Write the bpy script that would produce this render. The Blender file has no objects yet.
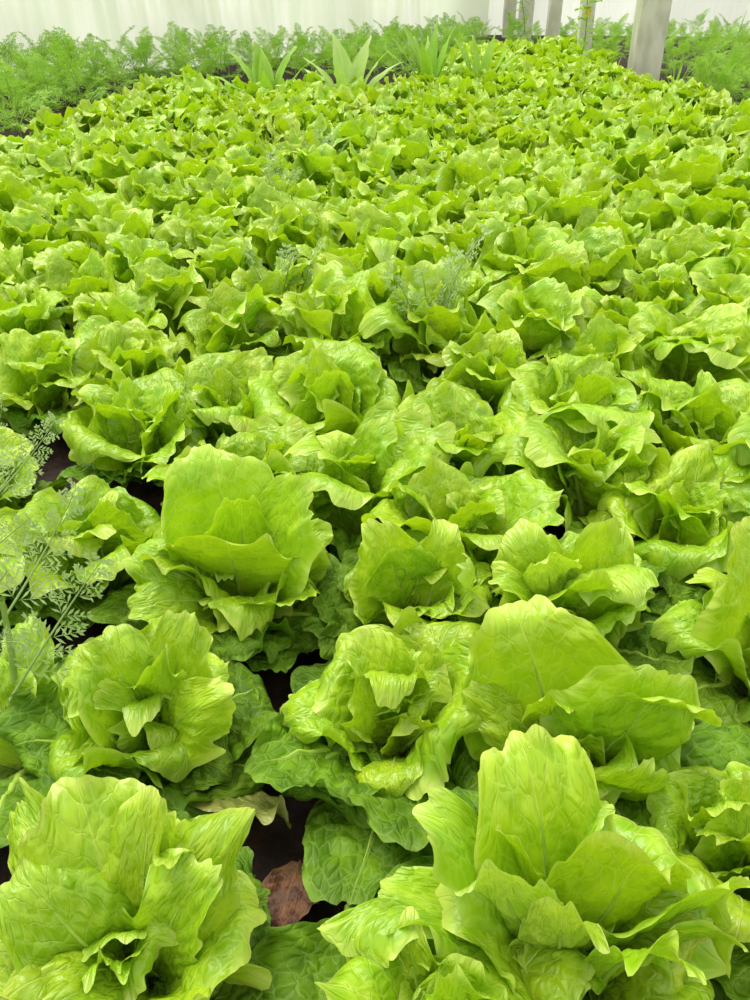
import bpy, math, random
import numpy as np
from mathutils import Vector, Matrix, Euler

scene = bpy.context.scene
COL = scene.collection
PI = math.pi
R = math.radians

# ------------------------------------------------------------------ camera
F_PX = 800.0
PITCH = R(34.0)
CAM_H = 0.90
cam_d = bpy.data.cameras.new('camera')
cam = bpy.data.objects.new('camera', cam_d)
COL.objects.link(cam)
cam.location = (0, 0, CAM_H)
cam.rotation_euler = (PI / 2 - PITCH, 0, 0)
cam_d.sensor_fit = 'VERTICAL'
cam_d.sensor_height = 24.0
cam_d.lens = F_PX / 1000.0 * 24.0
cam_d.clip_start = 0.02
cam_d.clip_end = 200
scene.camera = cam

def at(px, py, z=0.0):
    """the point of the place at height z that the photograph shows at px, py"""
    a, b = (px - 375) / F_PX, (py - 500) / F_PX
    dx, dy, dz = a, math.cos(PITCH) - b * math.sin(PITCH), -math.sin(PITCH) - b * math.cos(PITCH)
    k = (z - CAM_H) / dz
    return Vector((dx * k, dy * k, z))

def pix(p):
    x, y, z = p[0], p[1], p[2] - CAM_H
    d = y * math.cos(PITCH) - z * math.sin(PITCH)
    u = y * math.sin(PITCH) + z * math.cos(PITCH)
    if d < 0.05:
        return None
    return 375 + F_PX * x / d, 500 - F_PX * u / d, d

# ------------------------------------------------------------------ helpers
def tag(o, label=None, cat=None, group=None, kind=None):
    if label: o['label'] = label
    if cat: o['category'] = cat
    if group: o['group'] = group
    if kind: o['kind'] = kind
    return o

def link(name, data, parent=None):
    o = bpy.data.objects.new(name, data)
    COL.objects.link(o)
    if parent is not None:
        o.parent = parent
    return o

def empty(name, loc, rz=0.0, s=1.0):
    o = link(name, None)
    o.empty_display_size = 0.05
    o.location = loc
    o.rotation_euler = (0, 0, rz)
    o.scale = (s, s, s)
    return o

class MB:
    def __init__(self):
        self.v, self.f, self.uv, self.n = [], [], [], 0
    def add(self, v, f, uv=None):
        v = np.asarray(v, float); f = np.asarray(f, int)
        self.v.append(v); self.f.append(f + self.n); self.n += len(v)
        self.uv.append(np.zeros((len(v), 2)) if uv is None else np.asarray(uv, float))
    def grid(self, P, UV=None, closed=False):
        r, c = P.shape[:2]
        i = np.arange(r * c).reshape(r, c)
        if closed:
            j = np.roll(i, -1, 1)
            q = np.stack([i[:-1], j[:-1], j[1:], i[1:]], -1).reshape(-1, 4)
        else:
            q = np.stack([i[:-1, :-1], i[:-1, 1:], i[1:, 1:], i[1:, :-1]], -1).reshape(-1, 4)
        self.add(P.reshape(-1, 3), q, None if UV is None else UV.reshape(-1, 2))
    def tube(self, pts, rad, n=6, cap=True):
        pts = np.asarray(pts, float)
        rad = np.broadcast_to(np.asarray(rad, float), (len(pts),))
        t = np.gradient(pts, axis=0)
        t /= np.linalg.norm(t, axis=1, keepdims=True) + 1e-9
        ref = np.array([0.3, 0.9, 0.2]) if abs(t[0][2]) > .8 else np.array([0, 0, 1.0])
        a = np.cross(t, ref); a /= np.linalg.norm(a, axis=1, keepdims=True) + 1e-9
        b = np.cross(t, a)
        an = np.linspace(0, 2 * PI, n, endpoint=False)
        P = pts[:, None] + rad[:, None, None] * (a[:, None] * np.cos(an)[None, :, None] + b[:, None] * np.sin(an)[None, :, None])
        self.grid(P, closed=True)
    def mesh(self, name, mat, smooth=True):
        V = np.concatenate(self.v); UV = np.concatenate(self.uv)
        me = bpy.data.meshes.new(name)
        nf = sum(len(f) for f in self.f)
        F = np.concatenate([f.reshape(-1) for f in self.f])
        k = self.f[0].shape[1]
        me.vertices.add(len(V)); me.vertices.foreach_set('co', V.astype(np.float32).ravel())
        me.loops.add(len(F)); me.loops.foreach_set('vertex_index', F.astype(np.int32))
        me.polygons.add(nf); me.polygons.foreach_set('loop_start', np.arange(0, nf * k, k, dtype=np.int32))
        uvl = me.uv_layers.new(name='UVMap')
        uvl.data.foreach_set('uv', UV[F].astype(np.float32).ravel())
        me.update(calc_edges=True)
        me.validate()
        me.polygons.foreach_set('use_smooth', [smooth] * len(me.polygons))
        me.materials.append(mat)
        return me

def sst(a, b, x):
    t = np.clip((x - a) / (b - a), 0, 1)
    return t * t * (3 - 2 * t)

class Noise:
    """smooth random field: a sum of random plane waves"""
    def __init__(self, rng, n=9, dim=2):
        d = rng.normal(size=(n, dim)); d /= np.linalg.norm(d, axis=1, keepdims=True)
        self.k = d * rng.uniform(.6, 1.5, (n, 1)); self.p = rng.uniform(0, 2 * PI, n)
    def __call__(self, *c):
        X = np.stack(c, -1)
        return np.sin(X @ self.k.T * 2 * PI + self.p).sum(-1) / math.sqrt(len(self.p)) * .9

# ------------------------------------------------------------------ materials
def new_mat(name):
    m = bpy.data.materials.new(name); m.use_nodes = True
    nt = m.node_tree; nt.nodes.clear()
    out = nt.nodes.new('ShaderNodeOutputMaterial')
    return m, nt, out

class NT:
    def __init__(s, nt): s.nt = nt
    def n(s, t, **kw):
        x = s.nt.nodes.new(t)
        for k, v in kw.items(): setattr(x, k, v)
        return x
    def put(s, inp, v):
        if hasattr(v, 'is_output'): s.nt.links.new(v, inp)
        else: inp.default_value = v
    def math(s, op, a, b=0.0, c=0.0, clamp=False):
        x = s.n('ShaderNodeMath', operation=op); x.use_clamp = clamp
        for i, v in enumerate((a, b, c)): s.put(x.inputs[i], v)
        return x.outputs[0]
    def mapr(s, v, a, b, c=0.0, d=1.0, smooth=True):
        x = s.n('ShaderNodeMapRange'); x.interpolation_type = 'SMOOTHSTEP' if smooth else 'LINEAR'
        s.put(x.inputs['Value'], v)
        for k, w in (('From Min', a), ('From Max', b), ('To Min', c), ('To Max', d)): s.put(x.inputs[k], w)
        return x.outputs[0]
    def mix(s, f, a, b, blend='MIX'):
        x = s.n('ShaderNodeMix', data_type='RGBA', blend_type=blend)
        s.put(x.inputs[0], f)
        for i, v in ((6, a), (7, b)):
            s.put(x.inputs[i], v if hasattr(v, 'is_output') else (*v[:3], 1))
        return x.outputs[2]
    def noise(s, vec, scale, detail=3, dist=0.0):
        x = s.n('ShaderNodeTexNoise'); s.put(x.inputs['Vector'], vec)
        x.inputs['Scale'].default_value = scale; x.inputs['Detail'].default_value = detail
        x.inputs['Distortion'].default_value = dist
        return x.outputs['Fac']

def leaf_material(name, young, old, vein, trans, t_fac=.38, rough=.36, bump=.42, spec=.6, vein_amt=.34, var=.22, rim=.55):
    m, nt, out = new_mat(name)
    N = NT(nt)
    tc = N.n('ShaderNodeTexCoord')
    oi = N.n('ShaderNodeObjectInfo')
    sep = N.n('ShaderNodeSeparateXYZ'); N.put(sep.inputs[0], tc.outputs['UV'])
    u, v = sep.outputs[0], sep.outputs[1]
    off = N.n('ShaderNodeCombineXYZ'); N.put(off.inputs[2], N.math('MULTIPLY', oi.outputs['Random'], 37.0))
    vec = N.n('ShaderNodeVectorMath', operation='ADD'); N.put(vec.inputs[0], tc.outputs['UV']); N.put(vec.inputs[1], off.outputs[0])
    P = vec.outputs[0]
    nz = N.noise(P, 5.0, 3)
    nzf = N.noise(P, 2.2, 2)
    ua = N.math('ABSOLUTE', N.math('MULTIPLY', N.math('SUBTRACT', N.math('ADD', u, N.math('MULTIPLY', N.math('SUBTRACT', nzf, .5), .08)), .5), 2.0))
    rib_w = N.math('MULTIPLY_ADD', v, -.075, .09)
    rib = N.mapr(ua, rib_w, N.math('MULTIPLY', rib_w, .35), 0, 1)
    t = N.math('MULTIPLY_ADD', ua, -3.2, N.math('MULTIPLY_ADD', v, 8.5, N.math('MULTIPLY', nz, 1.6)))
    tri = N.math('ABSOLUTE', N.math('SUBTRACT', N.math('FRACT', t), .5))
    side = N.math('MULTIPLY', N.mapr(tri, .07, .0, 0, 1), N.mapr(ua, 1.0, .25, 0, .8))
    dv = N.n('ShaderNodeVectorMath', operation='ADD')
    nc = N.n('ShaderNodeTexNoise'); N.put(nc.inputs['Vector'], P); nc.inputs['Scale'].default_value = 6; nc.inputs['Detail'].default_value = 2
    sc = N.n('ShaderNodeVectorMath', operation='SCALE'); N.put(sc.inputs[0], nc.outputs['Color']); sc.inputs['Scale'].default_value = .12
    N.put(dv.inputs[0], P); N.put(dv.inputs[1], sc.outputs[0])
    vo = N.n('ShaderNodeTexVoronoi', feature='DISTANCE_TO_EDGE'); N.put(vo.inputs['Vector'], dv.outputs[0]); vo.inputs['Scale'].default_value = 11.0
    net = N.mapr(vo.outputs['Distance'], .07, .0, 0, .55)
    veins = N.math('MAXIMUM', N.math('MAXIMUM', rib, side), net)
    base = N.mix(N.mapr(nz, .32, .68, 0, 1), old, young)
    # paler towards the petiole, as the blade itself is
    base = N.mix(N.mapr(v, .42, .02, 0, .45), base, vein)
    base = N.mix(N.math('MULTIPLY', veins, vein_amt), base, vein)
    base = N.mix(N.math('MULTIPLY', N.math('MAXIMUM', N.mapr(ua, .90, 1.0), N.mapr(v, .94, 1.0)), rim), base, vein)  # paler margin; the glow of the edge-lit rim is put into this colour
    hs = N.n('ShaderNodeHueSaturation')
    N.put(hs.inputs['Hue'], N.math('MULTIPLY_ADD', oi.outputs['Random'], .018, .491))
    N.put(hs.inputs['Value'], N.math('MULTIPLY_ADD', N.math('FRACT', N.math('MULTIPLY', oi.outputs['Random'], 7.31)), var, 1 - var * .55))
    N.put(hs.inputs['Color'], base)
    colr = hs.outputs[0]
    h = N.math('ADD', N.math('MULTIPLY', N.mapr(vo.outputs['Distance'], 0, .35, 0, 1), .6), N.math('MULTIPLY', N.noise(P, 20, 2), .25))
    h = N.math('SUBTRACT', h, N.math('MULTIPLY', N.math('MAXIMUM', rib, side), .35))
    bp = N.n('ShaderNodeBump'); bp.inputs['Strength'].default_value = bump; bp.inputs['Distance'].default_value = .004
    N.put(bp.inputs['Height'], h)
    pr = N.n('ShaderNodeBsdfPrincipled')
    N.put(pr.inputs['Base Color'], colr); N.put(pr.inputs['Normal'], bp.outputs[0])
    N.put(pr.inputs['Roughness'], rough); N.put(pr.inputs['Specular IOR Level'], spec)
    tr = N.n('ShaderNodeBsdfTranslucent')
    N.put(tr.inputs['Color'], N.mix(.55, N.mix(1.0, colr, trans, 'MULTIPLY'), trans)); N.put(tr.inputs['Normal'], bp.outputs[0])
    mx = N.n('ShaderNodeMixShader'); mx.inputs[0].default_value = t_fac
    nt.links.new(pr.outputs[0], mx.inputs[1]); nt.links.new(tr.outputs[0], mx.inputs[2])
    nt.links.new(mx.outputs[0], out.inputs[0])
    return m

def simple_mat(name, c1, c2, scale=8.0, rough=.6, bump=.2, trans=0.0, dist=.004, coords='Object', stretch=(1, 1, 1), detail=5, lo=.35, hi=.65):
    m, nt, out = new_mat(name)
    N = NT(nt)
    tc = N.n('ShaderNodeTexCoord'); mp = N.n('ShaderNodeMapping'); mp.inputs['Scale'].default_value = stretch
    N.put(mp.inputs[0], tc.outputs[coords])
    nz = N.noise(mp.outputs[0], scale, detail)
    c = N.mix(N.mapr(nz, lo, hi), c1, c2)
    bp = N.n('ShaderNodeBump'); bp.inputs['Strength'].default_value = bump; bp.inputs['Distance'].default_value = dist
    N.put(bp.inputs['Height'], nz)
    pr = N.n('ShaderNodeBsdfPrincipled'); N.put(pr.inputs['Base Color'], c); N.put(pr.inputs['Roughness'], rough)
    N.put(pr.inputs['Specular IOR Level'], .3); N.put(pr.inputs['Normal'], bp.outputs[0])
    if trans:
        tr = N.n('ShaderNodeBsdfTranslucent'); N.put(tr.inputs['Color'], c)
        mx = N.n('ShaderNodeMixShader'); mx.inputs[0].default_value = trans
        nt.links.new(pr.outputs[0], mx.inputs[1]); nt.links.new(tr.outputs[0], mx.inputs[2]); nt.links.new(mx.outputs[0], out.inputs[0])
    else:
        nt.links.new(pr.outputs[0], out.inputs[0])
    return m

M = {}
M['leaf'] = leaf_material('lettuce_leaf', (.42, .62, .018), (.265, .48, .008), (.64, .77, .15), (.53, .72, .010), bump=.55, vein_amt=.4, rim=.7, rough=.33)
M['pale'] = leaf_material('pale_lettuce_leaf', (.50, .67, .07), (.36, .58, .03), (.68, .78, .28), (.56, .74, .04), bump=.6)
M['outer'] = leaf_material('lettuce_outer_leaf', (.155, .30, .010), (.078, .18, .006), (.34, .48, .10), (.24, .46, .012), t_fac=.3, bump=.7, vein_amt=.5, rim=.2, spec=.2, rough=.5)  # older outer leaves are darker; shade of the gaps is deepened in this colour
M['rib'] = simple_mat('lettuce_midrib', (.50, .68, .12), (.42, .62, .07), 30, .5, .1, .4)
M['yellowed'] = leaf_material('yellowed_leaf', (.42, .45, .10), (.28, .30, .06), (.5, .5, .2), (.45, .42, .08), t_fac=.3)
M['dead'] = leaf_material('dried_leaf', (.16, .065, .022), (.055, .018, .008), (.22, .14, .05), (.12, .05, .015), t_fac=.15, rough=.7)
M['feather'] = simple_mat('feathery_green', (.24, .48, .035), (.38, .60, .07), 6, .55, .0, .4)
M['weed'] = simple_mat('grey_green_weed', (.33, .47, .16), (.44, .57, .26), 9, .6, .0, .35)
M['stem'] = simple_mat('green_stem', (.20, .33, .06), (.28, .42, .10), 20, .55, .1)
M['lance'] = leaf_material('lance_leaf', (.34, .58, .05), (.25, .50, .03), (.55, .70, .25), (.45, .68, .05), bump=.3)
M['pale_lance'] = leaf_material('pale_lance_leaf', (.50, .68, .20), (.40, .60, .12), (.62, .74, .36), (.52, .72, .15), bump=.3)
M['flower'] = simple_mat('yellow_petal', (.75, .62, .04), (.85, .72, .08), 20, .5, .0, .3)
M['soil'] = simple_mat('damp_soil', (.009, .0035, .0035), (.034, .015, .011), 22, .85, .8, dist=.02, detail=8)
M['concrete'] = simple_mat('weathered_concrete', (.50, .50, .40), (.66, .66, .56), 9, .85, .3, dist=.004, stretch=(1, 1, .4), detail=8)

def film_material(name, c1, c2, stretch, scale):
    m, nt, out = new_mat(name)
    N = NT(nt)
    tc = N.n('ShaderNodeTexCoord'); mp = N.n('ShaderNodeMapping'); mp.inputs['Scale'].default_value = stretch
    mp.inputs['Rotation'].default_value = (0, R(14), 0)
    N.put(mp.inputs[0], tc.outputs['Object'])
    nz = N.noise(mp.outputs[0], scale, 6, .4)
    big = N.noise(tc.outputs['Object'], .7, 2)
    f = N.math('MULTIPLY', N.mapr(nz, .35, .7), N.mapr(big, .3, .65))
    c = N.mix(f, c1, c2)
    bp = N.n('ShaderNodeBump'); bp.inputs['Strength'].default_value = .5; bp.inputs['Distance'].default_value = .03
    N.put(bp.inputs['Height'], nz)
    d = N.n('ShaderNodeBsdfPrincipled'); N.put(d.inputs['Base Color'], c); d.inputs['Roughness'].default_value = .35
    N.put(d.inputs['Normal'], bp.outputs[0])
    t = N.n('ShaderNodeBsdfTranslucent'); N.put(t.inputs['Color'], c); N.put(t.inputs['Normal'], bp.outputs[0])
    mx = N.n('ShaderNodeMixShader'); mx.inputs[0].default_value = .6
    nt.links.new(d.outputs[0], mx.inputs[1]); nt.links.new(t.outputs[0], mx.inputs[2]); nt.links.new(mx.outputs[0], out.inputs[0])
    return m
M['film'] = film_material('greenhouse_film', (.78, .85, .68), (.96, .985, .90), (6, 6, .5), 1.2)
M['film_clear'] = film_material('bright_greenhouse_film', (.93, .96, .90), (.99, 1.0, .98), (7, 7, .2), 2.0)

# ------------------------------------------------------------------ the lettuce leaf
def leaf_arrays(rng, L=.22, W=.10, lean=30, curl=20, tip=20, cup=1.0, ruffle=.012, flare=.01, blister=.0028,
                twist=0.0, sway=0.0, nu=24, nv=30, petiole=.26, top=.66, arch=.2, lobes=.06, full=.5):
    v1 = np.linspace(0, 1, nv) ** .92
    u1 = np.sin(np.linspace(-1, 1, nu) * PI / 2 * .86) / math.sin(PI / 2 * .86)
    v, u = np.meshgrid(v1, u1, indexing='ij')
    f = petiole + (1 - petiole) * sst(-.06, full, v) ** .85
    f = f * (1 - (1 - top) * sst(.50, 1.06, v) ** 1.2)
    X = W * f * u
    Y = L * (v - arch * v ** 2 * np.abs(u) ** 2.3)
    psi = np.arctan2(X / W, (Y / L - .42) * 1.7)
    e = 1 - (1 - np.abs(u) ** 2.2) * (1 - v ** 5)
    body = sst(.12, .42, v)
    ph = rng.uniform(0, 2 * PI, 10)
    ps = psi + .16 * np.sin(2.3 * psi + ph[0]) + .07 * np.sin(5.1 * psi + ph[1])
    sc = lambda q: np.abs(np.sin(q)) * 1.6 - 1.0         # round scallops with narrow notches
    lob = 1 + lobes * e ** 3 * body * (.8 * np.sin(3.3 * ps + ph[2]) + .8 * sc(3.9 * ps + ph[3]) + .45 * sc(8.3 * ps + ph[4] + .5 * np.sin(4 * ps)) + .16 * sc(17 * ps + ph[5]))
    X = X * lob
    Y = L * .4 + (Y - L * .4) * np.where(Y > L * .4, lob, 1)
    th = R(lean) + R(curl) * v + R(tip) * v ** 4
    # centre line
    ths = R(lean) + R(curl) * v1 + R(tip) * v1 ** 4
    dY = np.diff(v1) * L
    cy = np.concatenate([[0], np.cumsum(np.sin((ths[1:] + ths[:-1]) / 2) * dY)])
    cz = np.concatenate([[0], np.cumsum(np.cos((ths[1:] + ths[:-1]) / 2) * dY)])
    dv = Y - L * v                                   # rows bend back near the tip
    kap = cup / W * (1 - .45 * v)
    a = X * kap
    sx = np.where(np.abs(kap) > 1e-6, np.sin(a) / np.where(np.abs(kap) > 1e-6, kap, 1), X)
    sn = np.where(np.abs(kap) > 1e-6, (1 - np.cos(a)) / np.where(np.abs(kap) > 1e-6, kap, 1), 0)
    N1, N2, N3, N4 = (Noise(rng) for _ in range(4))
    xs, ys = X / .1, Y / .1
    amp_mod = .6 + .4 * np.sin(2.1 * psi + ph[9])
    d = ruffle * body * amp_mod * (1.1 * e ** 2.2 * np.sin(3.4 * ps + ph[5]) + 1.0 * e ** 3.5 * np.sin(6.7 * ps + ph[6]) + .75 * e ** 5 * np.sin(11.5 * ps + ph[7]))
    d += ruffle * .22 * e ** 9 * body * np.sin(22 * ps + ph[8])
    d -= flare * e ** 3.5 * body * (1 + 1.1 * np.sin(2.3 * psi + ph[4]))
    d += ruffle * .40 * N4(xs * .6, ys * .6) * body
    d += blister * (.8 * N1(xs * 2.2, ys * 2.2) + .4 * N2(xs * 4.6, ys * 4.6)) * body * (1 - .4 * e)
    d += blister * .8 * np.sin(2 * PI * (7.5 * v - 2.6 * np.abs(u)) + 2 * N3(xs, ys)) * body * sst(.04, .3, np.abs(u)) * (1 - e ** 3)
    d += blister * 1.3 * np.exp(-(u / .09) ** 2) * (1 - v)     # the rib stands out a little
    # local normal of the cupped blade
    sn = sn + d * np.cos(a)
    sx = sx - d * np.sin(a)
    tw = R(twist) * v
    sx, sn = sx * np.cos(tw) - sn * np.sin(tw), sx * np.sin(tw) + sn * np.cos(tw)
    Yc, Zc = np.interp(v, v1, cy), np.interp(v, v1, cz)
    x = sx + sway * v ** 2
    y = Yc + dv * np.sin(th) - sn * np.cos(th)
    z = Zc + dv * np.cos(th) + sn * np.sin(th)
    P = np.stack([x, y, z], -1)
    UV = np.stack([u * .5 * f + .5, v * L / .2], -1)
    UV = np.stack([u * .5 + .5, v], -1)
    return P, UV

def leaf_mesh(rng, mat, rib=False, **kw):
    P, UV = leaf_arrays(rng, **kw)
    mb = MB(); mb.grid(P, UV)
    me = mb.mesh('leaf', mat)
    if not rib:
        return me, None
    c = P[:, P.shape[1] // 2]
    c = (P[:, P.shape[1] // 2] + P[:, (P.shape[1] - 1) // 2]) / 2
    n = np.cross(P[:, P.shape[1] // 2 + 2] - P[:, P.shape[1] // 2 - 2], np.gradient(c, axis=0))
    n /= np.linalg.norm(n, axis=1, keepdims=True)
    k = int(len(c) * .8)
    rad = np.linspace(.0075, .0012, k)
    rb = MB(); rb.tube(c[:k] - n[:k] * 0 + n[:k] * rad[:, None] * -.35, rad, 6)
    return me, rb.mesh('midrib', M['rib'])

CLASSES = {
    'outer': dict(L=.190, W=.098, lean=46, curl=26, tip=20, cup=.25, ruffle=.009, flare=.014, blister=.0036),
    'mid':   dict(L=.235, W=.112, lean=20, curl=20, tip=34, cup=.65, ruffle=.012, flare=.020, blister=.002),
    'inner': dict(L=.232, W=.096, lean=7, curl=10, tip=36, cup=1.0, ruffle=.012, flare=.016, blister=.002),
    'heart': dict(L=.185, W=.056, lean=3, curl=2, tip=20, cup=1.4, ruffle=.009, flare=.010, blister=.002),
}
WHORLS = [('outer', 5, 0.006), ('mid', 5, 0.010), ('inner', 4, 0.014), ('heart', 3, 0.018)]

def make_lib(seed, nvar, nu, nv, rib, frill=1.0):
    lib = {}
    for ci, (c, kw) in enumerate(CLASSES.items()):
        lib[c] = []
        for i in range(nvar):
            rng = np.random.default_rng(seed * 1000 + ci * 100 + i)
            k = dict(kw)
            k['L'] *= rng.uniform(.9, 1.12); k['W'] *= rng.uniform(.86, 1.14)
            k['lean'] += rng.uniform(-7, 7); k['curl'] += rng.uniform(-10, 12); k['tip'] += rng.uniform(-25, 40)
            k['cup'] *= rng.uniform(.6, 1.3); k['ruffle'] *= frill * rng.uniform(.75, 1.3); k['blister'] *= frill; k['lobes'] = .05 * frill; k['flare'] *= rng.uniform(.4, 1.5)
            k['twist'] = rng.uniform(-25, 25); k['sway'] = rng.uniform(-.03, .03)
            k['top'] = rng.uniform(.5, .66); k['arch'] = rng.uniform(.16, .26); k['full'] = rng.uniform(.38, .55)
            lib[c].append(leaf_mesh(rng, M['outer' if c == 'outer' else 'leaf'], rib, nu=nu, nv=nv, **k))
    return lib

LIB_NEAR = make_lib(1, 9, 36, 46, True, 1.2)
LIB_MID = make_lib(2, 8, 26, 34, False, 1.45)

def head(loc, rz, s, lib, seed, ribs=False, whorls=WHORLS):
    rnd = random.Random(seed)
    root = empty('lettuce', loc, rz, s)
    az = rnd.uniform(0, 2 * PI)
    for wi, (c, n, zb) in enumerate(whorls):
        for i in range(n):
            az += R(137.5) + rnd.uniform(-.25, .25)
            me, rb = rnd.choice(lib[c])
            o = link('leaf', me, root)
            o.rotation_euler = (R(rnd.uniform(-7, 7)), R(rnd.uniform(-6, 6)), az)
            r0 = .016 - .003 * wi
            o.location = (-math.sin(az) * r0, math.cos(az) * r0, zb - .004)
            q = rnd.uniform(.88, 1.1)
            o.scale = (q, q, q)
            if ribs and rb is not None:
                link('midrib', rb, o)
    return root

def far_head_mesh(seed, nu=8, nv=10):
    rng = np.random.default_rng(seed)
    mb = MB(); az = 0
    for c, n, zb in [('outer', 4, .006), ('mid', 6, .01), ('inner', 5, .014), ('heart', 3, .018)]:
        for i in range(n):
            az += R(137.5) + rng.uniform(-.25, .25)
            k = dict(CLASSES[c])
            k['L'] *= rng.uniform(.85, 1.15); k['lean'] += rng.uniform(-9, 9); k['curl'] += rng.uniform(-10, 12); k['tip'] += rng.uniform(-25, 40)
            k['twist'] = rng.uniform(-25, 25); k['ruffle'] *= 1.9; k['blister'] *= 1.5; k['L'] *= .97; k['lobes'] = .09; k['top'] = rng.uniform(.5, .66); k['full'] = rng.uniform(.38, .55); k['arch'] = rng.uniform(.16, .26)
            P, UV = leaf_arrays(rng, nu=nu, nv=nv, **k)
            ca, sa = math.cos(az), math.sin(az)
            Q = np.stack([P[..., 0] * ca - P[..., 1] * sa, P[..., 0] * sa + P[..., 1] * ca, P[..., 2] + zb - .004], -1)
            mb.grid(Q, UV)
    return mb.mesh('lettuce', M['leaf'])
FAR = [far_head_mesh(500 + i, 17, 20) for i in range(10)]

# ------------------------------------------------------------------ where the heads stand
PART_LABEL = {'yellowed': 'yellowing wilted leaf at the base', 'outer': 'dark green crinkled outer leaf', 'pale': 'pale glossy leaf'}
HLAB = {
 'A': 'open lettuce with small ruffled heart and a round cupped leaf, beside the brown dried leaf',
 'B': 'lettuce of upright wavy leaves with a yellowing leaf at its base',
 'C': 'tall cupped lettuce with smooth wrap-around front leaf and domed blistered back leaf',
 'D': 'small folded lettuce whose dark crinkled outer leaves spread low over the soil gap',
 'E': 'compact lettuce with one wide scalloped leaf, next to the tall cupped lettuce',
 'J': 'lettuce with pale ruffled heart and a pale flap of leaf folded outward',
 'F': 'lettuce with a very broad fan-shaped leaf beside a big smooth folded leaf',
 'G': 'largest lettuce, with tall arching back leaf and pale glossy front leaves',
 'K': 'low lettuce cut by the bottom edge, one thin curled leaf over dark soil',
 'W': 'low dull dark lettuce in shade behind the stem of the grey-green weed',
 'H': 'lettuce beside the tan dried scrap, half cut off by the picture edge',
 'I': 'lettuce with a tall blistered leaf at the picture edge above a dull old leaf',
}
ALAB = ['lettuce with pale ribbed upright leaf directly behind the tall cupped lettuce',
 'lettuce with broad veined leaves behind the grey-green weed fronds',
 'ruffled lettuce just behind the compact scalloped one',
 'wide lettuce behind the one with the pale folded flap',
 'full round lettuce at the edge of view, well behind the tall blistered leaf',
 'lettuce with a shaded hollow leaf squeezed between weed and tall cupped lettuce',
 'lettuce between the pale folded flap and the tall blistered edge leaf',
 'lettuce beside a dark gap, just past the ruffled one behind the scalloped lettuce',
 'small lettuce filling the gap beside the broad veined one']
ORD = 'first second third fourth fifth sixth seventh eighth ninth tenth eleventh twelfth thirteenth fourteenth fifteenth sixteenth seventeenth eighteenth nineteenth twentieth'.split()
LANES = [(at(-10, 600, .1).x - .16, 'the grey-green feathery weed'), (at(138, 415, .1).x, 'the broad veined lettuce behind the weed'), (at(240, 570, .1).x, 'the tall cupped lettuce'), (at(418, 590, .1).x, 'the compact scalloped lettuce'),
         (at(566, 605, .1).x, 'the lettuce with the pale flap'), (at(742, 520, .1).x, 'the tall blistered leaf at the edge')]
lane_n = {}
ZONES = [(170, 'the dill bed'), (308, 'the dark lance-leaved clump'), (392, 'the pale lance-leaved clump'), (500, 'the narrow-leaved clumps'), (612, 'the thin posts'), (690, 'the thick concrete post'), (9999, 'the grass tufts')]
def fill_label(x, y, s):
    if y < 2.9:
        i = min(range(len(LANES)), key=lambda j: abs(LANES[j][0] - x))
        n = lane_n[i] = lane_n.get(i, 0) + 1
        size = 'large' if s > 1.03 else 'small' if s < .93 else 'medium'
        return '%s lettuce head, %s counted back from %s' % (size, ORD[min(n - 1, 19)], LANES[i][1]), 'lettuce heads in the bed'
    px = pix((x, y, .15))[0]
    z = next(t for lim, t in ZONES if px < lim)
    far = 'small lettuce in the dense mass close in front of ' if y > 4.6 else 'lettuce in the mid-field mass some way in front of '
    return far + z, far + z

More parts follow.
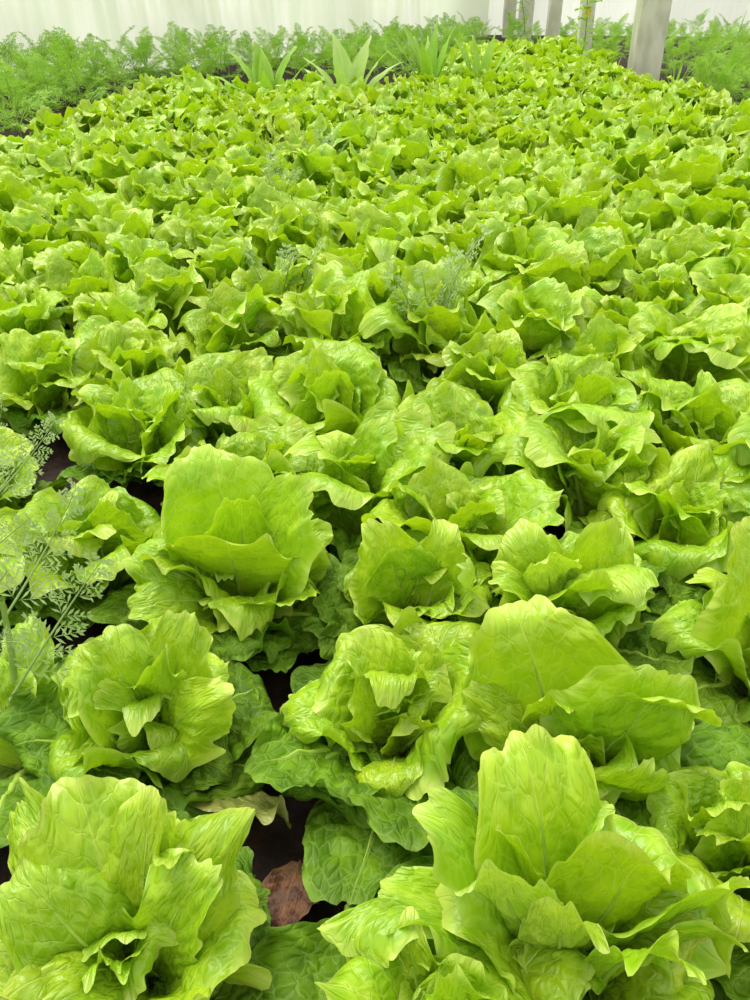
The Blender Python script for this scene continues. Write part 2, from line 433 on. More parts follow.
# heads the photo shows large: heart pixel, then each leaf the photo shows:
# (tip px, tip py, tip z, half width px, facing, curl, tip curl, cup, flare, kind); facing 0 shows its inner face, 180 its back
HEADS = {
 'A': ((128, 940), [
    (75, 783, .25, 82, 25, 16, 30, .8, .016, 'leaf'), (14, 868, .22, 70, 38, 20, 40, .4, .02, 'leaf'), (-20, 930, .18, 60, 60, 24, 40, .4, .016, 'leaf'),
    (152, 790, .25, 52, 0, 8, 30, .6, .014, 'leaf'), (238, 803, .22, 50, -25, 30, 60, .3, .02, 'leaf'),
    (205, 862, .22, 46, -25, 10, 25, 1.1, .012, 'leaf'), (176, 836, .22, 32, 170, 4, 30, 1.2, .014, 'leaf'),
    (122, 925, .15, 56, 180, 10, 50, 1.3, .012, 'leaf'), (98, 960, .15, 30, 180, 14, 60, .8, .014, 'leaf'),
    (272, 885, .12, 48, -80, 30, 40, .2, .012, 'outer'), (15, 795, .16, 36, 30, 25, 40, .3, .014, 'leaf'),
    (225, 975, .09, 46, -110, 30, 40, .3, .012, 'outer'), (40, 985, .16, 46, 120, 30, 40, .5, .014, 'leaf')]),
 'B': ((150, 712), [
    (100, 632, .25, 54, 35, 14, 30, .8, .014, 'leaf'), (190, 612, .26, 46, -5, 12, 30, .6, .016, 'leaf'),
    (165, 660, .22, 42, 178, 6, 30, .9, .012, 'leaf'), (103, 684, .20, 24, 80, 10, 40, .5, .014, 'leaf'),
    (228, 690, .19, 42, -60, 24, 50, .4, .018, 'leaf'), (158, 742, .13, 54, 180, 26, 70, .7, .018, 'leaf'),
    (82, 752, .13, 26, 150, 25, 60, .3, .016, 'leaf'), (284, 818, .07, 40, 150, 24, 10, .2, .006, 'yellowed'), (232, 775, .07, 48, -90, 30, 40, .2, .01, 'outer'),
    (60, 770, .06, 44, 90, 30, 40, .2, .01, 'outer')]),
 'C': ((240, 570), [
    (213, 447, .31, 74, 8, 6, 20, .7, .012, 'leaf'), (305, 478, .28, 50, -35, 8, 24, .8, .014, 'leaf'),
    (226, 536, .24, 104, 176, 10, 26, 1.0, .012, 'leaf'), (292, 600, .16, 60, 200, 12, 34, 1.0, .010, 'leaf'),
    (240, 494, .27, 38, 180, 4, 26, 1.2, .014, 'leaf'), (128, 545, .18, 46, 60, 28, 40, .3, .018, 'leaf'),
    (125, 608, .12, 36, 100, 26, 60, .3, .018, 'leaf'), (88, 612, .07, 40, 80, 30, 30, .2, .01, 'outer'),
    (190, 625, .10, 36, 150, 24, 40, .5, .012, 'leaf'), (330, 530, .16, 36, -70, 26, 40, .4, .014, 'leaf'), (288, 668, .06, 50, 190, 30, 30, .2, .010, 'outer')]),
 'D': ((398, 705), [
    (366, 632, .20, 50, 30, 14, 34, .5, .012, 'leaf'), (395, 678, .20, 40, 178, 10, 80, .9, .018, 'leaf'),
    (432, 722, .15, 34, 150, 12, 40, .9, .014, 'leaf'), (288, 690, .10, 36, 60, 40, 60, .3, .018, 'leaf'),
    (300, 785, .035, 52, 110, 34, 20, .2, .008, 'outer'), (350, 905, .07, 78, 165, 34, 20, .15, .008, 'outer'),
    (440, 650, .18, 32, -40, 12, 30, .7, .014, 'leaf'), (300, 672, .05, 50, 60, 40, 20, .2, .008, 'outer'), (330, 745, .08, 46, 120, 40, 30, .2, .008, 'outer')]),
 'E': ((418, 590), [
    (378, 520, .24, 48, 12, 12, 30, .6, .014, 'leaf'), (400, 550, .21, 58, 175, 10, 34, 1.0, .014, 'leaf'),
    (452, 528, .23, 36, -10, 10, 30, .8, .014, 'leaf'), (476, 562, .22, 24, 70, 8, 24, .9, .01, 'pale'),
    (436, 606, .14, 26, 165, 14, 40, .8, .014, 'leaf'), (340, 580, .09, 36, 70, 30, 50, .3, .012, 'outer')]),
 'J': ((566, 605), [
    (520, 530, .25, 44, 15, 10, 34, .9, .018, 'leaf'), (612, 523, .27, 52, -8, 10, 24, .5, .014, 'leaf'),
    (545, 548, .26, 34, 180, 6, 40, 1.2, .016, 'pale'), (598, 582, .24, 58, 182, 10, 50, .9, .016, 'leaf'),
    (642, 603, .22, 36, 200, 16, 120, .3, .016, 'pale'), (500, 560, .22, 30, 60, 14, 40, .8, .014, 'leaf'),
    (660, 560, .12, 40, -70, 34, 40, .3, .012, 'outer')]),
 'F': ((575, 730), [
    (516, 606, .28, 98, 8, 6, 22, .4, .012, 'leaf'), (668, 670, .26, 70, -10, 14, 36, .4, .014, 'leaf'),
    (690, 698, .25, 66, 186, 10, 44, .9, .010, 'leaf'), (545, 692, .22, 28, 178, 6, 50, 1.2, .014, 'leaf'),
    (645, 768, .20, 54, -14, 10, 26, .5, .012, 'leaf'), (470, 690, .18, 40, 60, 20, 40, .4, .014, 'leaf')]),
 'G': ((570, 950), [
    (520, 727, .30, 78, 12, 8, 34, .6, .014, 'leaf'), (424, 802, .25, 44, 62, 12, 30, .6, .014, 'leaf'),
    (488, 864, .26, 62, 168, 6, 26, .9, .010, 'pale'), (562, 900, .25, 52, 182, 6, 26, .9, .010, 'pale'),
    (511, 822, .25, 24, 150, 4, 20, 1.1, .008, 'leaf'), (645, 846, .26, 92, 184, 10, 34, .7, .014, 'leaf'),
    (742, 880, .24, 66, 190, 16, 40, .5, .012, 'leaf'), (745, 935, .20, 60, 178, 16, 40, .5, .012, 'leaf'), (688, 947, .25, 44, 180, 12, 40, .9, .010, 'leaf'),
    (585, 800, .24, 40, -70, 6, 24, .8, .012, 'leaf'), (330, 945, .15, 34, 130, 30, 70, .4, .018, 'leaf'),
    (378, 888, .17, 44, 80, 20, 40, .9, .012, 'leaf'), (420, 960, .14, 60, 165, 24, 40, .7, .012, 'leaf')]),
 'W': ((12, 715), [
    (32, 655, .11, 44, 15, 20, 30, .3, .01, 'outer'), (62, 735, .06, 42, 70, 34, 20, .2, .01, 'outer'), (24, 612, .17, 28, 30, 20, 40, .5, .012, 'leaf'), (-20, 650, .17, 40, 20, 20, 40, .5, .012, 'leaf')]),
 'K': ((450, 1045), [
    (402, 925, .17, 50, 172, 10, 30, .9, .012, 'leaf'), (345, 942, .14, 30, 120, 24, 70, .4, .018, 'leaf'), (462, 980, .20, 56, 180, 10, 30, .9, .010, 'leaf'), (372, 985, .10, 50, 150, 26, 40, .4, .014, 'leaf')]),
 'H': ((742, 845), [
    (728, 790, .20, 48, 165, 20, 50, .5, .012, 'leaf'), (722, 838, .17, 44, 120, 26, 40, .4, .012, 'leaf'),
    (745, 770, .22, 40, 10, 14, 30, .6, .012, 'leaf'), (690, 760, .10, 40, 70, 34, 30, .2, .01, 'outer')]),
 'I': ((765, 640), [
    (742, 520, .30, 58, 25, 10, 34, .5, .012, 'leaf'), (705, 640, .11, 46, 100, 34, 30, .2, .01, 'outer'),
    (745, 600, .18, 40, 150, 14, 40, .9, .014, 'leaf'), (640, 600, .07, 36, 90, 34, 30, .2, .01, 'outer')]),
}
AUTO = [(330, 395, 1.05), (138, 415, 1.0), (465, 510, .95), (598, 460, 1.0), (700, 345, 1.05), (90, 520, .9), (690, 500, .95), (455, 428, .95), (228, 392, .85)]
HZ = .10

def posed_leaf(root, base, spec, seed):
    tx, ty, tz, hw, face, curl, tip, cup, flare, kind = spec
    rng = np.random.default_rng(seed)
    if 145 <= face <= 205 and tip < 70: curl, tip, flare = -6, tip * .4, flare * .7
    T = at(tx, ty, tz)
    c = T - base
    L0 = c.length
    W = hw * pix(T)[2] / F_PX
    c = c.normalized()
    fa = R(face)
    fv = Vector((math.sin(fa), -math.cos(fa), .25 if kind not in ('outer', 'yellowed') else 2.0))
    n = (fv - c * fv.dot(c)).normalized()
    x = (-n).cross(c)
    # chord of the unbent frame: turn it onto the base-tip line
    v = np.linspace(0, 1, 60); th = R(curl) * v + R(tip) * v ** 4
    cy, cz = np.trapz(np.sin(th), v), np.trapz(np.cos(th), v)
    lean = -math.degrees(math.atan2(cy, cz))
    L = L0 / math.hypot(cy, cz)
    big = hw * 1.0
    P, UV = leaf_arrays(rng, L=L, W=W, lean=lean, curl=curl, tip=tip, cup=cup, ruffle=.0115 if kind != 'outer' else .008, flare=flare,
                        blister=.0018 if kind != 'outer' else .0036, twist=rng.uniform(-10, 10), sway=0.0, nu=40, nv=48,
                        petiole=.26, top=rng.uniform(.5, .64) + (.16 if hw >= 66 else 0), arch=min(.26, .46 * W / L), lobes=.045, full=rng.uniform(.36, .5))
    mb = MB(); mb.grid(P, UV)
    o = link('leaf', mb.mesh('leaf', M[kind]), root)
    if kind in PART_LABEL: o['label'] = PART_LABEL[kind]
    o.matrix_local = Matrix(((x.x, -n.x, c.x, 0), (x.y, -n.y, c.y, 0), (x.z, -n.z, c.z, 0), (0, 0, 0, 1)))
    cc = (P[:, 19] + P[:, 20]) / 2
    nn = np.cross(P[:, 22] - P[:, 17], np.gradient(cc, axis=0)); nn /= np.linalg.norm(nn, axis=1, keepdims=True)
    k = 36
    rad = np.linspace(.0055, .0008, k)
    rb = MB(); rb.tube(cc[:k] - nn[:k] * rad[:, None] * .35, rad, 6)
    link('midrib', rb.mesh('midrib', M['rib']), o)
    return o

spots = []
for k, ((px, py), lv) in HEADS.items():
    p = at(px, py, HZ); spots.append((p.x, p.y, 1.0, k))
for px, py, s in AUTO:
    p = at(px, py, .15); spots.append((p.x, p.y, s, 'auto'))

rnd = random.Random(7)
SP = .262
def lettuce_zone(px, py):
    """is there lettuce at this ground pixel (dill band and the back growth are not)"""
    if px < 215 and py < 150 - px * .42: return False
    lim = 86 if px < 400 else 86 - (px - 400) * .47 if px < 490 else 46
    if px > 560: lim = 46 + (px - 560) * .38
    return py > lim
rows = int(11.5 / (SP * .87))
for r in range(-1, rows):
    y = .30 + r * SP * .87
    if y > 4.2: y = 4.2 + (y - 4.2) * 1.12
    for c in range(-30, 31):
        x = (c + (r % 2) * .5) * SP + rnd.uniform(-.045, .045)
        yy = y + rnd.uniform(-.045, .045)
        q = pix((x, yy, .15))
        if q is None: continue
        mrg = 110 / max(q[2], .3)
        if q[0] < -mrg or q[0] > 750 + mrg or q[1] > 1000 + mrg * 1.1: continue
        if q[1] > 880 and -60 < q[0] < 820: continue
        if q[0] < 70 and 590 < q[1] < 900: continue
        if not lettuce_zone(q[0], q[1]): continue
        if any((x - a) ** 2 + (yy - b) ** 2 < (.2 if k != 'fill' else .17) ** 2 for a, b, s, k in spots): continue
        spots.append((x, yy, rnd.uniform(.86, 1.12), 'fill'))
spots_fill = sorted([s for s in spots if s[3] == 'fill'], key=lambda s: s[1])


for i, (x, y, s, k) in enumerate(spots):
    if k == 'fill': continue
    if k == 'auto':
        h = head((x, y, 0), i * 1.7, s, LIB_NEAR, 100 + i, ribs=True)
    else:
        h = head((x, y, 0), i * 1.7, .8, LIB_NEAR, 100 + i, ribs=True, whorls=[('outer', 7, .004)] if k == 'W' else [('outer', 6, .004), ('mid', 5, .008), ('inner', 2, .014), ('heart', 2, .018)])
        h.rotation_euler.z = 0; h.scale = (1, 1, 1)
        for q_, c in enumerate(h.children): c.scale = c.scale * (1.05 if q_ < 6 else .80 if q_ < 11 else .74)
        for j, sp_ in enumerate(HEADS[k][1]):
            posed_leaf(h, Vector((x, y, 0.0)), sp_, 1000 + i * 50 + j)
    tag(h, HLAB.get(k) or ALAB.pop(0), 'lettuce', 'lettuce heads in the bed')
N_ONE = 300 - (len(spots) - len(spots_fill)); crop = MB()
for i, (x, y, s, k) in enumerate(spots_fill):
    if y < 1.55:
        o = head((x, y, 0), rnd.uniform(0, 6.28), s, LIB_NEAR, 300 + i)
    elif y < 3.6:
        o = head((x, y, 0), rnd.uniform(0, 6.28), s, LIB_MID, 300 + i)
    else:
        rz_, sz_ = rnd.uniform(0, 6.28), s * rnd.uniform(.9, 1.1)
        if i >= N_ONE:
            q = np.empty(len(FAR[i % 10].vertices) * 3, np.float32); FAR[i % 10].vertices.foreach_get('co', q); q = q.reshape(-1, 3)
            ca, sa = math.cos(rz_), math.sin(rz_)
            fc = np.empty(len(FAR[i % 10].loops), np.int32); FAR[i % 10].loops.foreach_get('vertex_index', fc)
            crop.add(np.stack([(q[:, 0] * ca - q[:, 1] * sa) * s + x, (q[:, 0] * sa + q[:, 1] * ca) * s + y, q[:, 2] * sz_], -1), fc.reshape(-1, 4), np.full((len(q), 2), .35))
            continue
        o = link('lettuce', FAR[i % len(FAR)])
        o.location = (x, y, 0); o.rotation_euler = (0, 0, rz_); o.scale = (s, s, sz_)
    lb, gr = fill_label(x, y, s)
    tag(o, lb, 'lettuce', gr)

if crop.n:
    tag(link('lettuce_crop', crop.mesh('lettuce_crop', M['leaf'])), 'far end of the lettuce bed where heads merge into one green carpet', 'lettuce', kind='stuff')

# ------------------------------------------------------------------ setting
g = MB()
xs, ys = np.linspace(-9, 9, 180), np.linspace(-1.5, 16, 180)
yy, xx = np.meshgrid(ys, xs, indexing='ij')
rng = np.random.default_rng(3)
n1, n2 = Noise(rng, 14), Noise(rng, 14)
g.grid(np.stack([xx, yy, -.014 + .006 * n1(xx * 4, yy * 4) + .004 * n2(xx * 9, yy * 9)], -1), np.stack([xx, yy], -1))
tag(link('floor', g.mesh('floor', M['soil'])), kind='structure')

def film_wall(name, p0, p1, h, mat, seed, bulge=.04):
    rng = np.random.default_rng(seed)
    n = Noise(rng, 10)
    t = np.linspace(0, 1, 120); zz = np.linspace(0, h, 40)
    Z, T = np.meshgrid(zz, t, indexing='ij')
    ln = (Vector(p1) - Vector(p0)).length
    d = (Vector(p1) - Vector(p0)).normalized(); nrm = Vector((d.y, -d.x, 0))
    off = bulge * n(T * ln * .8, Z * .5)
    P = np.stack([p0[0] + d.x * T * ln + nrm.x * off, p0[1] + d.y * T * ln + nrm.y * off, Z], -1)
    mb = MB(); mb.grid(P)
    return tag(link(name, mb.mesh(name, mat)), kind='structure')
film_wall('wall_left', (-6.5, 4.0, 0), (1.6, 13.2, 0), 2.6, M['film'], 1)
film_wall('wall_back', (0.8, 13.6, 0), (9.0, 12.6, 0), 2.6, M['film_clear'], 2)

# ------------------------------------------------------------------ feathery plants
def frond_arrays(rng, L=.3, wid=.09, n=11, m=6, leaf_w=.004, bend=.06, droop=.3, sparse=0.0):
    """a twice divided feathery leaf along +Z, spread in x, bending towards -y"""
    mb = MB()
    t = np.linspace(0, 1, 14)
    c = np.stack([bend * rng.uniform(-.6, .6) * t ** 2, -droop * L * t ** 2, L * (t - .12 * t ** 3)], -1)
    mb.tube(c, np.linspace(.0026, .0007, 14) * max(leaf_w / .003, .8), 4)
    V, F = [], []
    def quad(p, d, side, l, w):
        i = len(V)
        V.extend([p, p + d * l * .55 + side * w, p + d * l, p + d * l * .55 - side * w]); F.append([i, i + 1, i + 2, i + 3])
    for k in range(n):
        tt = .16 + .82 * k / (n - 1)
        p = np.array([np.interp(tt, t, c[:, q]) for q in range(3)])
        ax = np.array([np.interp(min(tt + .05, 1), t, c[:, q]) for q in range(3)]) - np.array([np.interp(tt - .05, t, c[:, q]) for q in range(3)])
        ax /= np.linalg.norm(ax)
        for sgn in (-1, 1):
            if rng.random() < sparse: continue
            pl = wid * (1 - .82 * tt) ** .8 * rng.uniform(.8, 1.15) * sst(.0, .3, tt + .12)
            lat = np.array([sgn, 0, 0]) + rng.normal(size=3) * .16
            d = ax * .75 + lat; d /= np.linalg.norm(d)
            nn = np.cross(ax, lat); nn /= np.linalg.norm(nn)
            s1 = np.cross(d, nn); s1 /= np.linalg.norm(s1)
            quad(p, d, s1, pl, leaf_w * .35)
            for j in range(m):
                u = (j + .6) / m
                for s2 in (-1, 1):
                    q = p + d * pl * u + nn * pl * .1 * rng.normal() * u
                    e = d * .8 + s1 * s2 * .8 + nn * rng.normal() * .35; e /= np.linalg.norm(e)
                    quad(q, e, np.cross(e, nn), pl * .42 * (1 - .55 * u) + leaf_w, leaf_w)
            quad(p + d * pl * .9, d, s1, pl * .25 + leaf_w, leaf_w)
    mb.add(np.array(V), np.array(F))
    return mb

def frond_lib(name, seed, num, mat, **kw):
    return [frond_arrays(np.random.default_rng(seed + i), **kw).mesh(name, mat) for i in range(num)]
DILL = frond_lib('frond', 40, 8, M['feather'], L=.40, wid=.15, n=10, m=6, leaf_w=.005, droop=.4)
WEED = frond_lib('frond', 60, 6, M['weed'], L=.24, wid=.052, n=12, m=4, leaf_w=.0019, droop=.2, sparse=.15)
def stem_mesh(h, r, mat, seed=0):
    rng = np.random.default_rng(seed); t = np.linspace(0, 1, 10)
    mb = MB(); mb.tube(np.stack([.03 * np.sin(3 * t + rng.uniform(0, 6)) * t, .03 * np.sin(2.4 * t + rng.uniform(0, 6)) * t, h * t], -1), np.linspace(r, r * .5, 10), 7)
    return mb.mesh('stem', mat)
DSTEM = stem_mesh(.34, .006, M['stem'], 5)
def feathery(name, loc, s, lib, n, seed, spread=46, stem=None):
    r = random.Random(seed)
    root = empty(name, loc, r.uniform(0, 6.28), s)
    if stem is not None: link('stem', stem, root)
    for i in range(n):
        o = link('frond', r.choice(lib), root)
        k = i / max(n - 1, 1)
        o.rotation_euler = (R(spread * (1 - .75 * k) + r.uniform(-8, 8)), 0, i * 2.4 + r.uniform(-.3, .3))
        o.location = (0, 0, .02 + (.30 * k * .9 if stem is not None else 0.0))
        q = r.uniform(.8, 1.15) * (1 - .25 * k); o.scale = (q, q, q)
    return root

dill = []
POST_Y = at(643, 75, .05).y + .25
def film_front(x, y):      # distance in front of the film wall
    d = Vector((8.1, 9.2)).normalized(); n = Vector((d.y, -d.x))
    return (Vector((x, y)) - Vector((-6.5, 4.0))).dot(n)
rd = random.Random(11)
for r_ in range(60):
    for c_ in range(-34, 40):
        far = None
        y = 2.6 + r_ * .27; x = c_ * .31 + (r_ % 2) * .155 + rd.uniform(-.07, .07); y += rd.uniform(-.06, .06)
        if film_front(x, y) < .36 or y > 12.2: continue
        q = pix((x, y, .0))
        if q is None or q[0] < -40 or q[0] > 790 or lettuce_zone(q[0], q[1] - (4 if q[0] < 500 else 9)): continue
        if y > 9 and (r_ + c_) % 2 and not 240 < q[0] < 500: continue
        left = q[0] < 235
        s_ = rd.uniform(.62, .84) if left else rd.uniform(.5, .7)
        if 240 < q[0] < 500 and q[1] > 84: continue
        if 240 < q[0] < 500: s_ *= 1.05
        if 598 < q[0] < 692 and y < POST_Y: continue
        dill.append((x, y, s_, left))
dill.append((*at(76, 100)[:2], .92, True)); dill.append((*at(150, 88)[:2], .80, True)); dill.append((*at(212, 80)[:2], .72, True))

for i, (x, y, s_, left) in enumerate(dill):
    o = feathery('dill', (x, y, 0), s_, DILL, 9 if y < 5 else 6 if y < 8 else 5, 900 + i, stem=DSTEM)
    px = pix((x, y, 0))[0]
    if i >= len(dill) - 3:
        tag(o, ['tallest dill plant, its feathery top standing out against the film', 'second tall dill plant, partway along the film toward the lance-leaved clumps', 'tall dill plant nearest the dark lance-leaved clump'][i - len(dill) + 3].replace('nearest', 'next to'), 'herb', 'dill plants')
    else:
        lb = 'feathery dill plant in the dense bed along the film wall' if px < 240 else 'low feathery dill in the strip behind the lance-leaved clumps' if px < 500 else 'low feathery dill around the feet of the thin posts' if px < 630 else 'low feathery dill in the green growth past the thick post'
        tag(o, lb, 'herb', lb)

# grey-green weed among the lettuces, and sprigs of it farther in
def frond_between(root, p0, p1, me, roll=0.0):
    c = (p1 - p0); L = c.length; c = c.normalized()
    fv = Vector((math.sin(roll), -math.cos(roll), .5)); n = (fv - c * fv.dot(c)).normalized(); x = (-n).cross(c)
    o = link('frond', me, root)
    s_ = L / .22
    o.matrix_local = Matrix.Translation(p0 - root.location) @ Matrix(((x.x, -n.x, c.x, 0), (x.y, -n.y, c.y, 0), (x.z, -n.z, c.z, 0), (0, 0, 0, 1))) @ Matrix.Scale(s_, 4)
    return o
wb = at(5, 745, 0.02); wb.z = 0
weed = empty('feathery_weed', wb)
tag(weed, 'grey-green feathery weed with tall fronds rising between two lettuces', 'weed')
ws = MB()
P0 = np.array([0, 0, 0.0]); top = np.array(at(0, 600, .26) - wb)
t = np.linspace(0, 1, 12)[:, None]
ws.tube(P0 + (top - P0) * t + np.array([[.012, 0, 0]]) * np.sin(t * 3), np.linspace(.0065, .003, 12), 8)
link('stem', ws.mesh('stem', M['stem']), weed)
for i, (a_, b_, r_) in enumerate([((-28, 520, .24), (70, 424, .34), .1), ((0, 625, .22), (88, 488, .34), .2), ((-20, 560, .24), (45, 505, .33), .0),
                               ((10, 700, .12), (106, 543, .29), .3), ((-20, 648, .24), (40, 626, .29), .0), ((-25, 470, .26), (22, 405, .34), -.2),
                               ((-12, 590, .25), (30, 560, .33), .1)]):
    frond_between(weed, at(*a_), at(*b_), WEED[i % 6], r_)
SPR = [(428, 335, 2.0, 'grey-green feathery weed sprig among lettuces, pale and fan shaped'), (277, 300, 1.7, 'small feathery weed sprig poking up between mid-field lettuces'),
       (278, 212, 1.6, 'thin feathery weed standing above the lettuces below the lance-leaved plants'), (322, 176, 1.6, 'slender feathery weed among the far lettuces in front of the pale lance-leaved plant')]
for i, (px, py, s_, lb) in enumerate(SPR):
    p = at(px, py, 0.12)
    o = feathery('feathery_weed', (p.x, p.y, 0), 1.0, WEED, 6, 70 + i, spread=15)
    for c in o.children: c.scale = c.scale * s_ * .9
    tag(o, lb, 'weed')

# ------------------------------------------------------------------ lance-leaved plants in front of the film
def lance_mesh(seed, mat, L=.50, W=.048, **kw):
    rng = np.random.default_rng(seed)
    k = dict(L=L, W=W, lean=4, curl=14, tip=24, cup=.6, ruffle=.004, flare=.003, blister=.0015, nu=12, nv=26, petiole=.3, top=.10, arch=.02, lobes=.02, full=.5)
    k.update(kw)
    P, UV = leaf_arrays(rng, **k)
    mb = MB(); mb.grid(P, UV)
    return mb.mesh('leaf', mat)
LAN = [lance_mesh(i, M['lance'], W=.062 + .008 * (i % 3)) for i in range(4)]
LANP = [lance_mesh(10 + i, M['pale_lance'], W=.060 + .008 * (i % 3)) for i in range(4)]
LANN = [lance_mesh(20 + i, M['lance'], W=.036 + .005 * (i % 3), curl=10, tip=18) for i in range(4)]
def lance_plant(loc, lv, lib, label):
    root = empty('lance_leaf_plant', loc)
    for i, (az, tilt, sc_) in enumerate(lv):     # az 0 leans away, 90 leans to the left
        o = link('leaf', lib[i % len(lib)], root)
        o.rotation_euler = (R(-tilt), 0, R(az)); o.scale = (sc_, sc_, sc_)
        o.location = (-math.sin(R(az)) * .02, math.cos(R(az)) * .02, .01)
    return tag(root, label, 'plant')
lance_plant(at(270, 118, .0), [(95, 40, .95), (75, 16, .95), (30, 4, .95), (-60, 10, .95), (-95, 26, .95), (150, 50, .7), (215, 40, .7), (20, -2, .85), (180, 14, .7), (95, 60, .85), (-100, 50, .7)], LAN,
            'dark green clump of lance-shaped leaves beside the dill, one leaf bent sideways')
lance_plant(at(350, 118, .0), [(95, 52, 1.05), (80, 24, .95), (35, 4, 1.05), (-40, 8, 1.05), (-90, 16, .95), (110, 66, .9), (200, 26, .75), (-110, 44, .85), (150, 12, .8), (60, 36, .9), (-80, 30, .95)], LANP,
            'pale clump of broad lance-shaped leaves splayed toward the darker clump')
lance_plant(at(428, 102, .0), [(85, 30, .95), (80, 20, 1.0), (60, 10, 1.05), (85, 6, 1.05), (-20, 4, 1.1), (-70, 8, 1.05), (-90, 14, 1.0), (30, 14, .95), (100, 42, .85), (-95, 24, 1.0), (170, 12, .8), (150, 4, .9), (0, 22, 1.0), (-85, 34, .9)], LANN,
            'dense clump of tall narrow upright leaves between pale clump and concrete posts')
lance_plant(at(478, 100, .0), [(-80, 34, 1.05), (85, 30, .8), (-40, 8, .95), (20, 6, .9), (-95, 52, .85), (140, 34, .7), (60, 14, .9), (-85, 20, 1.0), (80, 8, .9), (-100, 40, .9)], LANN,
            'loose clump of arching narrow leaves over a dark gap near the posts')

# ------------------------------------------------------------------ concrete posts
def post(px, py, wpx, lean, label, h=2.5):
    p = at(px, py, .05); p.z = 0
    w_ = wpx * pix((p.x, p.y, .1))[2] / F_PX
    mb = MB()
    zs = np.linspace(-.02, h, 40)
    a = w_ / 2; ch = a * .16
    prof = np.array([(-a, -a + ch), (-a + ch, -a), (a - ch, -a), (a, -a + ch), (a, a - ch), (a - ch, a), (-a + ch, a), (-a, a - ch)])
    rng = np.random.default_rng(int(px)); nz = Noise(rng, 8, 2)
    P = np.stack([np.stack([prof[:, 0] * (1 + .02 * nz(zs[i] * 2 + 0 * prof[:, 0], prof[:, 1])), prof[:, 1], 0 * prof[:, 0] + zs[i]], -1) for i in range(len(zs))])
    mb.grid(P, closed=True)
    k = P.shape[1] * (len(zs) - 1)
    top = P[-1]; mb.add(top, np.array([[0, 1, 2, 7], [7, 2, 3, 6], [6, 3, 4, 5]]))
    me = mb.mesh('concrete_post', M['concrete'], smooth=False)
    o = link('concrete_post', me); o.location = p; o.rotation_euler = (0, R(lean), 0)
    return tag(o, label, 'post')
post(643, 75, 27, -1.0, 'thick pale concrete post, widest of the posts, rising from the lettuces')
post(582, 62, 13, -1.5, 'thin concrete post with the yellow-flowered climber in front of it')
post(551, 46, 12, 0, 'thin concrete post between the climber post and the far pair')
post(524, 36, 13, 0, 'far concrete post of the close pair, nearer the climber')
post(508, 32, 11, 0, 'far concrete post of the close pair, beside the bright film opening')

# ------------------------------------------------------------------ climbers with yellow flowers
def lobed_leaf(seed):
    rng = np.random.default_rng(seed)
    P, UV = leaf_arrays(rng, L=.085, W=.032, lean=10, curl=40, tip=20, cup=.3, ruffle=.004, flare=.004, blister=.001, nu=10, nv=12, petiole=.12, top=.3, lobes=.16)
    mb = MB(); mb.grid(P, UV); return mb.mesh('leaf', M['lance'])
LOB = [lobed_leaf(80 + i) for i in range(4)]
def flower_mesh():
    mb = MB()
    for k in range(5):
        a = k * 2 * PI / 5; ca, sa = math.cos(a), math.sin(a)
        pts = np.array([[[0, 0, 0], [0, 0, 0.001]], [[.016, -.009, .004], [.016, .009, .004]], [[.030, -.007, .002], [.030, .007, .002]], [[.038, -.001, -.002], [.038, .001, -.002]]])
        Q = np.stack([pts[..., 0] * ca - pts[..., 1] * sa, pts[..., 0] * sa + pts[..., 1] * ca, pts[..., 2]], -1)
        mb.grid(Q)
    return mb.mesh('flower', M['flower'])
FLO = flower_mesh()
def climber(px, py, h, n, lean, flowers, seed, label):
    r = random.Random(seed); p = at(px, py, .05); p.z = 0
    root = empty('climbing_plant', p)
    t = np.linspace(0, 1, 16)
    path = np.stack([lean * t + .03 * np.sin(6 * t), -.03 * np.sin(4 * t), h * t], -1)
    mb = MB(); mb.tube(path, np.linspace(.007, .003, 16), 6); link('stem', mb.mesh('stem', M['stem']), root)
    for i in range(n):
        k = (i + .5) / n
        o = link('leaf', r.choice(LOB), root)
        o.location = [float(np.interp(k, t, path[:, q])) for q in range(3)]
        o.rotation_euler = (R(-r.uniform(30, 85)), 0, i * 2.4 + r.uniform(-.4, .4)); q = r.uniform(.9, 1.8); o.scale = (q, q, q)
    for k in flowers:
        o = link('flower', FLO, root); o.location = [float(np.interp(k, t, path[:, q])) + (0, -.03, .02)[q] for q in range(3)]
        o.rotation_euler = (R(50), 0, r.uniform(0, 6)); o.scale = (1.2,) * 3
    return tag(root, label, 'plant')
climber(573, 74, .95, 30, .10, [.52, .56], 4, 'leafy climbing plant with yellow flower against thin concrete post')
climber(521, 46, .8, 24, -.03, [.7], 5, 'leafy climbing plant in front of the far pair of posts')

# ------------------------------------------------------------------ grass tufts
def blade_mesh(seed):
    rng = np.random.default_rng(seed); t = np.linspace(0, 1, 12); b = rng.uniform(.05, .22)
    c = np.stack([0 * t, b * t ** 2, .45 * (t - .15 * t ** 2)], -1); w_ = .0065 * (1 - t ** 2.2) + .0004
    P = np.stack([c - np.stack([w_, 0 * t, 0 * t], -1), c + np.stack([0 * t, -.3 * w_, 0 * t], -1), c + np.stack([w_, 0 * t, 0 * t], -1)], 1)
    mb = MB(); mb.grid(P); return mb.mesh('blade', M['feather'])
BLA = [blade_mesh(i) for i in range(5)]
def tuft(px, py, n, s_, spread, label):
    r = random.Random(px); p = at(px, py, .05); p.z = 0
    root = empty('grass_tuft', p)
    for i in range(n):
        o = link('blade', r.choice(BLA), root); o.rotation_euler = (R(-r.uniform(2, spread)), 0, r.uniform(0, 6.28)); q = s_ * r.uniform(.7, 1.1); o.scale = (q, q, q)
    return tag(root, label, 'grass')
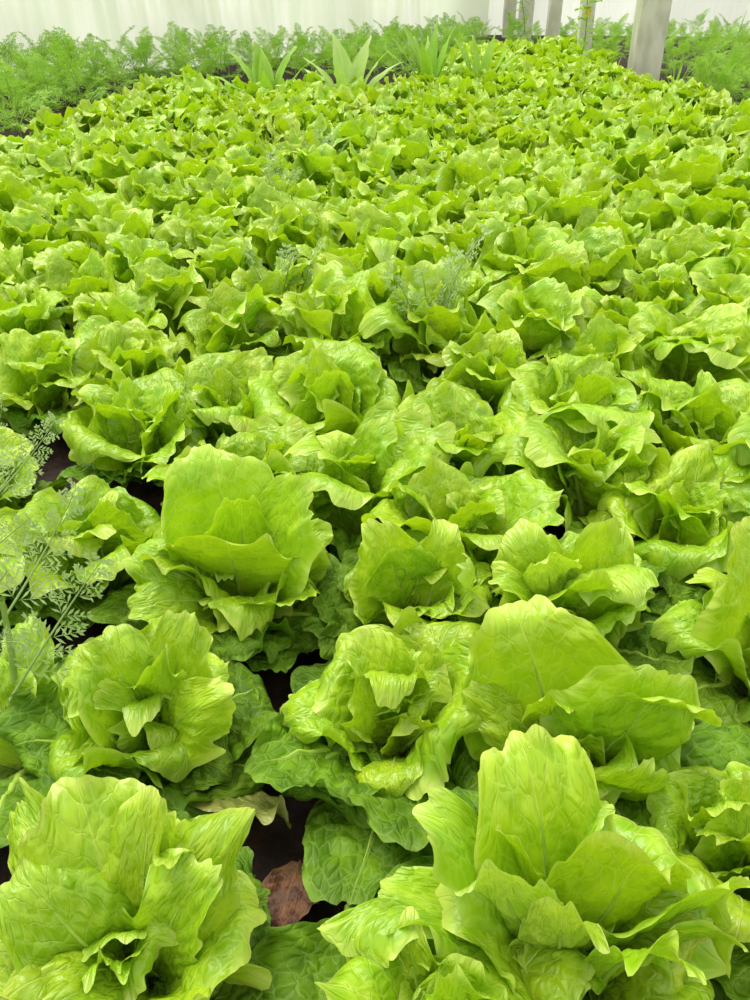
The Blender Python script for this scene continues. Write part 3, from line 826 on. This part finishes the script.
tuft(672, 98, 11, 1.0, 34, 'tuft of long grass blades standing just past the thick concrete post')
tuft(712, 100, 14, 1.05, 30, 'dense tuft of grass blades halfway from thick post to picture edge')
tuft(727, 72, 6, 1.4, 14, 'tall thin grass stems sticking up highest above the back growth')

# ------------------------------------------------------------------ dried leaves on the soil
def dried(px, py, L, W, rz, tilt, seed, label):
    rng = np.random.default_rng(seed)
    P, UV = leaf_arrays(rng, L=L, W=W, lean=72, curl=18, tip=20, cup=.5, ruffle=.008, flare=.004, blister=.004, nu=24, nv=28)
    mb = MB(); mb.grid(P, UV)
    o = link('dried_leaf', mb.mesh('dried_leaf', M['dead'])); p = at(px, py, 0.005); o.location = (p.x, p.y, .004)
    o.rotation_euler = (R(tilt), 0, R(rz)); return tag(o, label, 'dead leaf')
dried(300, 862, .10, .034, 170, 4, 3, 'brown dried leaf lying on bare soil in the gap between lettuces')
dried(735, 748, .07, .028, 40, 0, 4, 'tan dried leaf scrap on soil beside the big folded leaf')

# ------------------------------------------------------------------ light
w = bpy.data.worlds.new('world'); scene.world = w; w.use_nodes = True
nt = w.node_tree; nt.nodes.clear(); N = NT(nt)
tc = N.n('ShaderNodeTexCoord'); sp = N.n('ShaderNodeSeparateXYZ'); N.put(sp.inputs[0], tc.outputs['Generated'])
c = N.mix(N.mapr(sp.outputs[2], -.05, .95, 0, 1), (.68, .69, .63), (1.15, 1.15, .98))
bg = N.n('ShaderNodeBackground'); N.put(bg.inputs[0], c); bg.inputs[1].default_value = 1.0
ow = N.n('ShaderNodeOutputWorld'); nt.links.new(bg.outputs[0], ow.inputs[0])
sun_d = bpy.data.lights.new('sun', 'SUN'); sun_d.energy = 2.5; sun_d.angle = R(40); sun_d.color = (1, .98, .9)
sun = link('sun', sun_d); sun.rotation_euler = (R(-20), R(-18), 0)

scene.view_settings.view_transform = 'Standard'
scene.view_settings.look = 'None'
scene.view_settings.gamma = 1.0
scene.view_settings.use_curve_mapping = False
scene.view_settings.exposure = 0.5
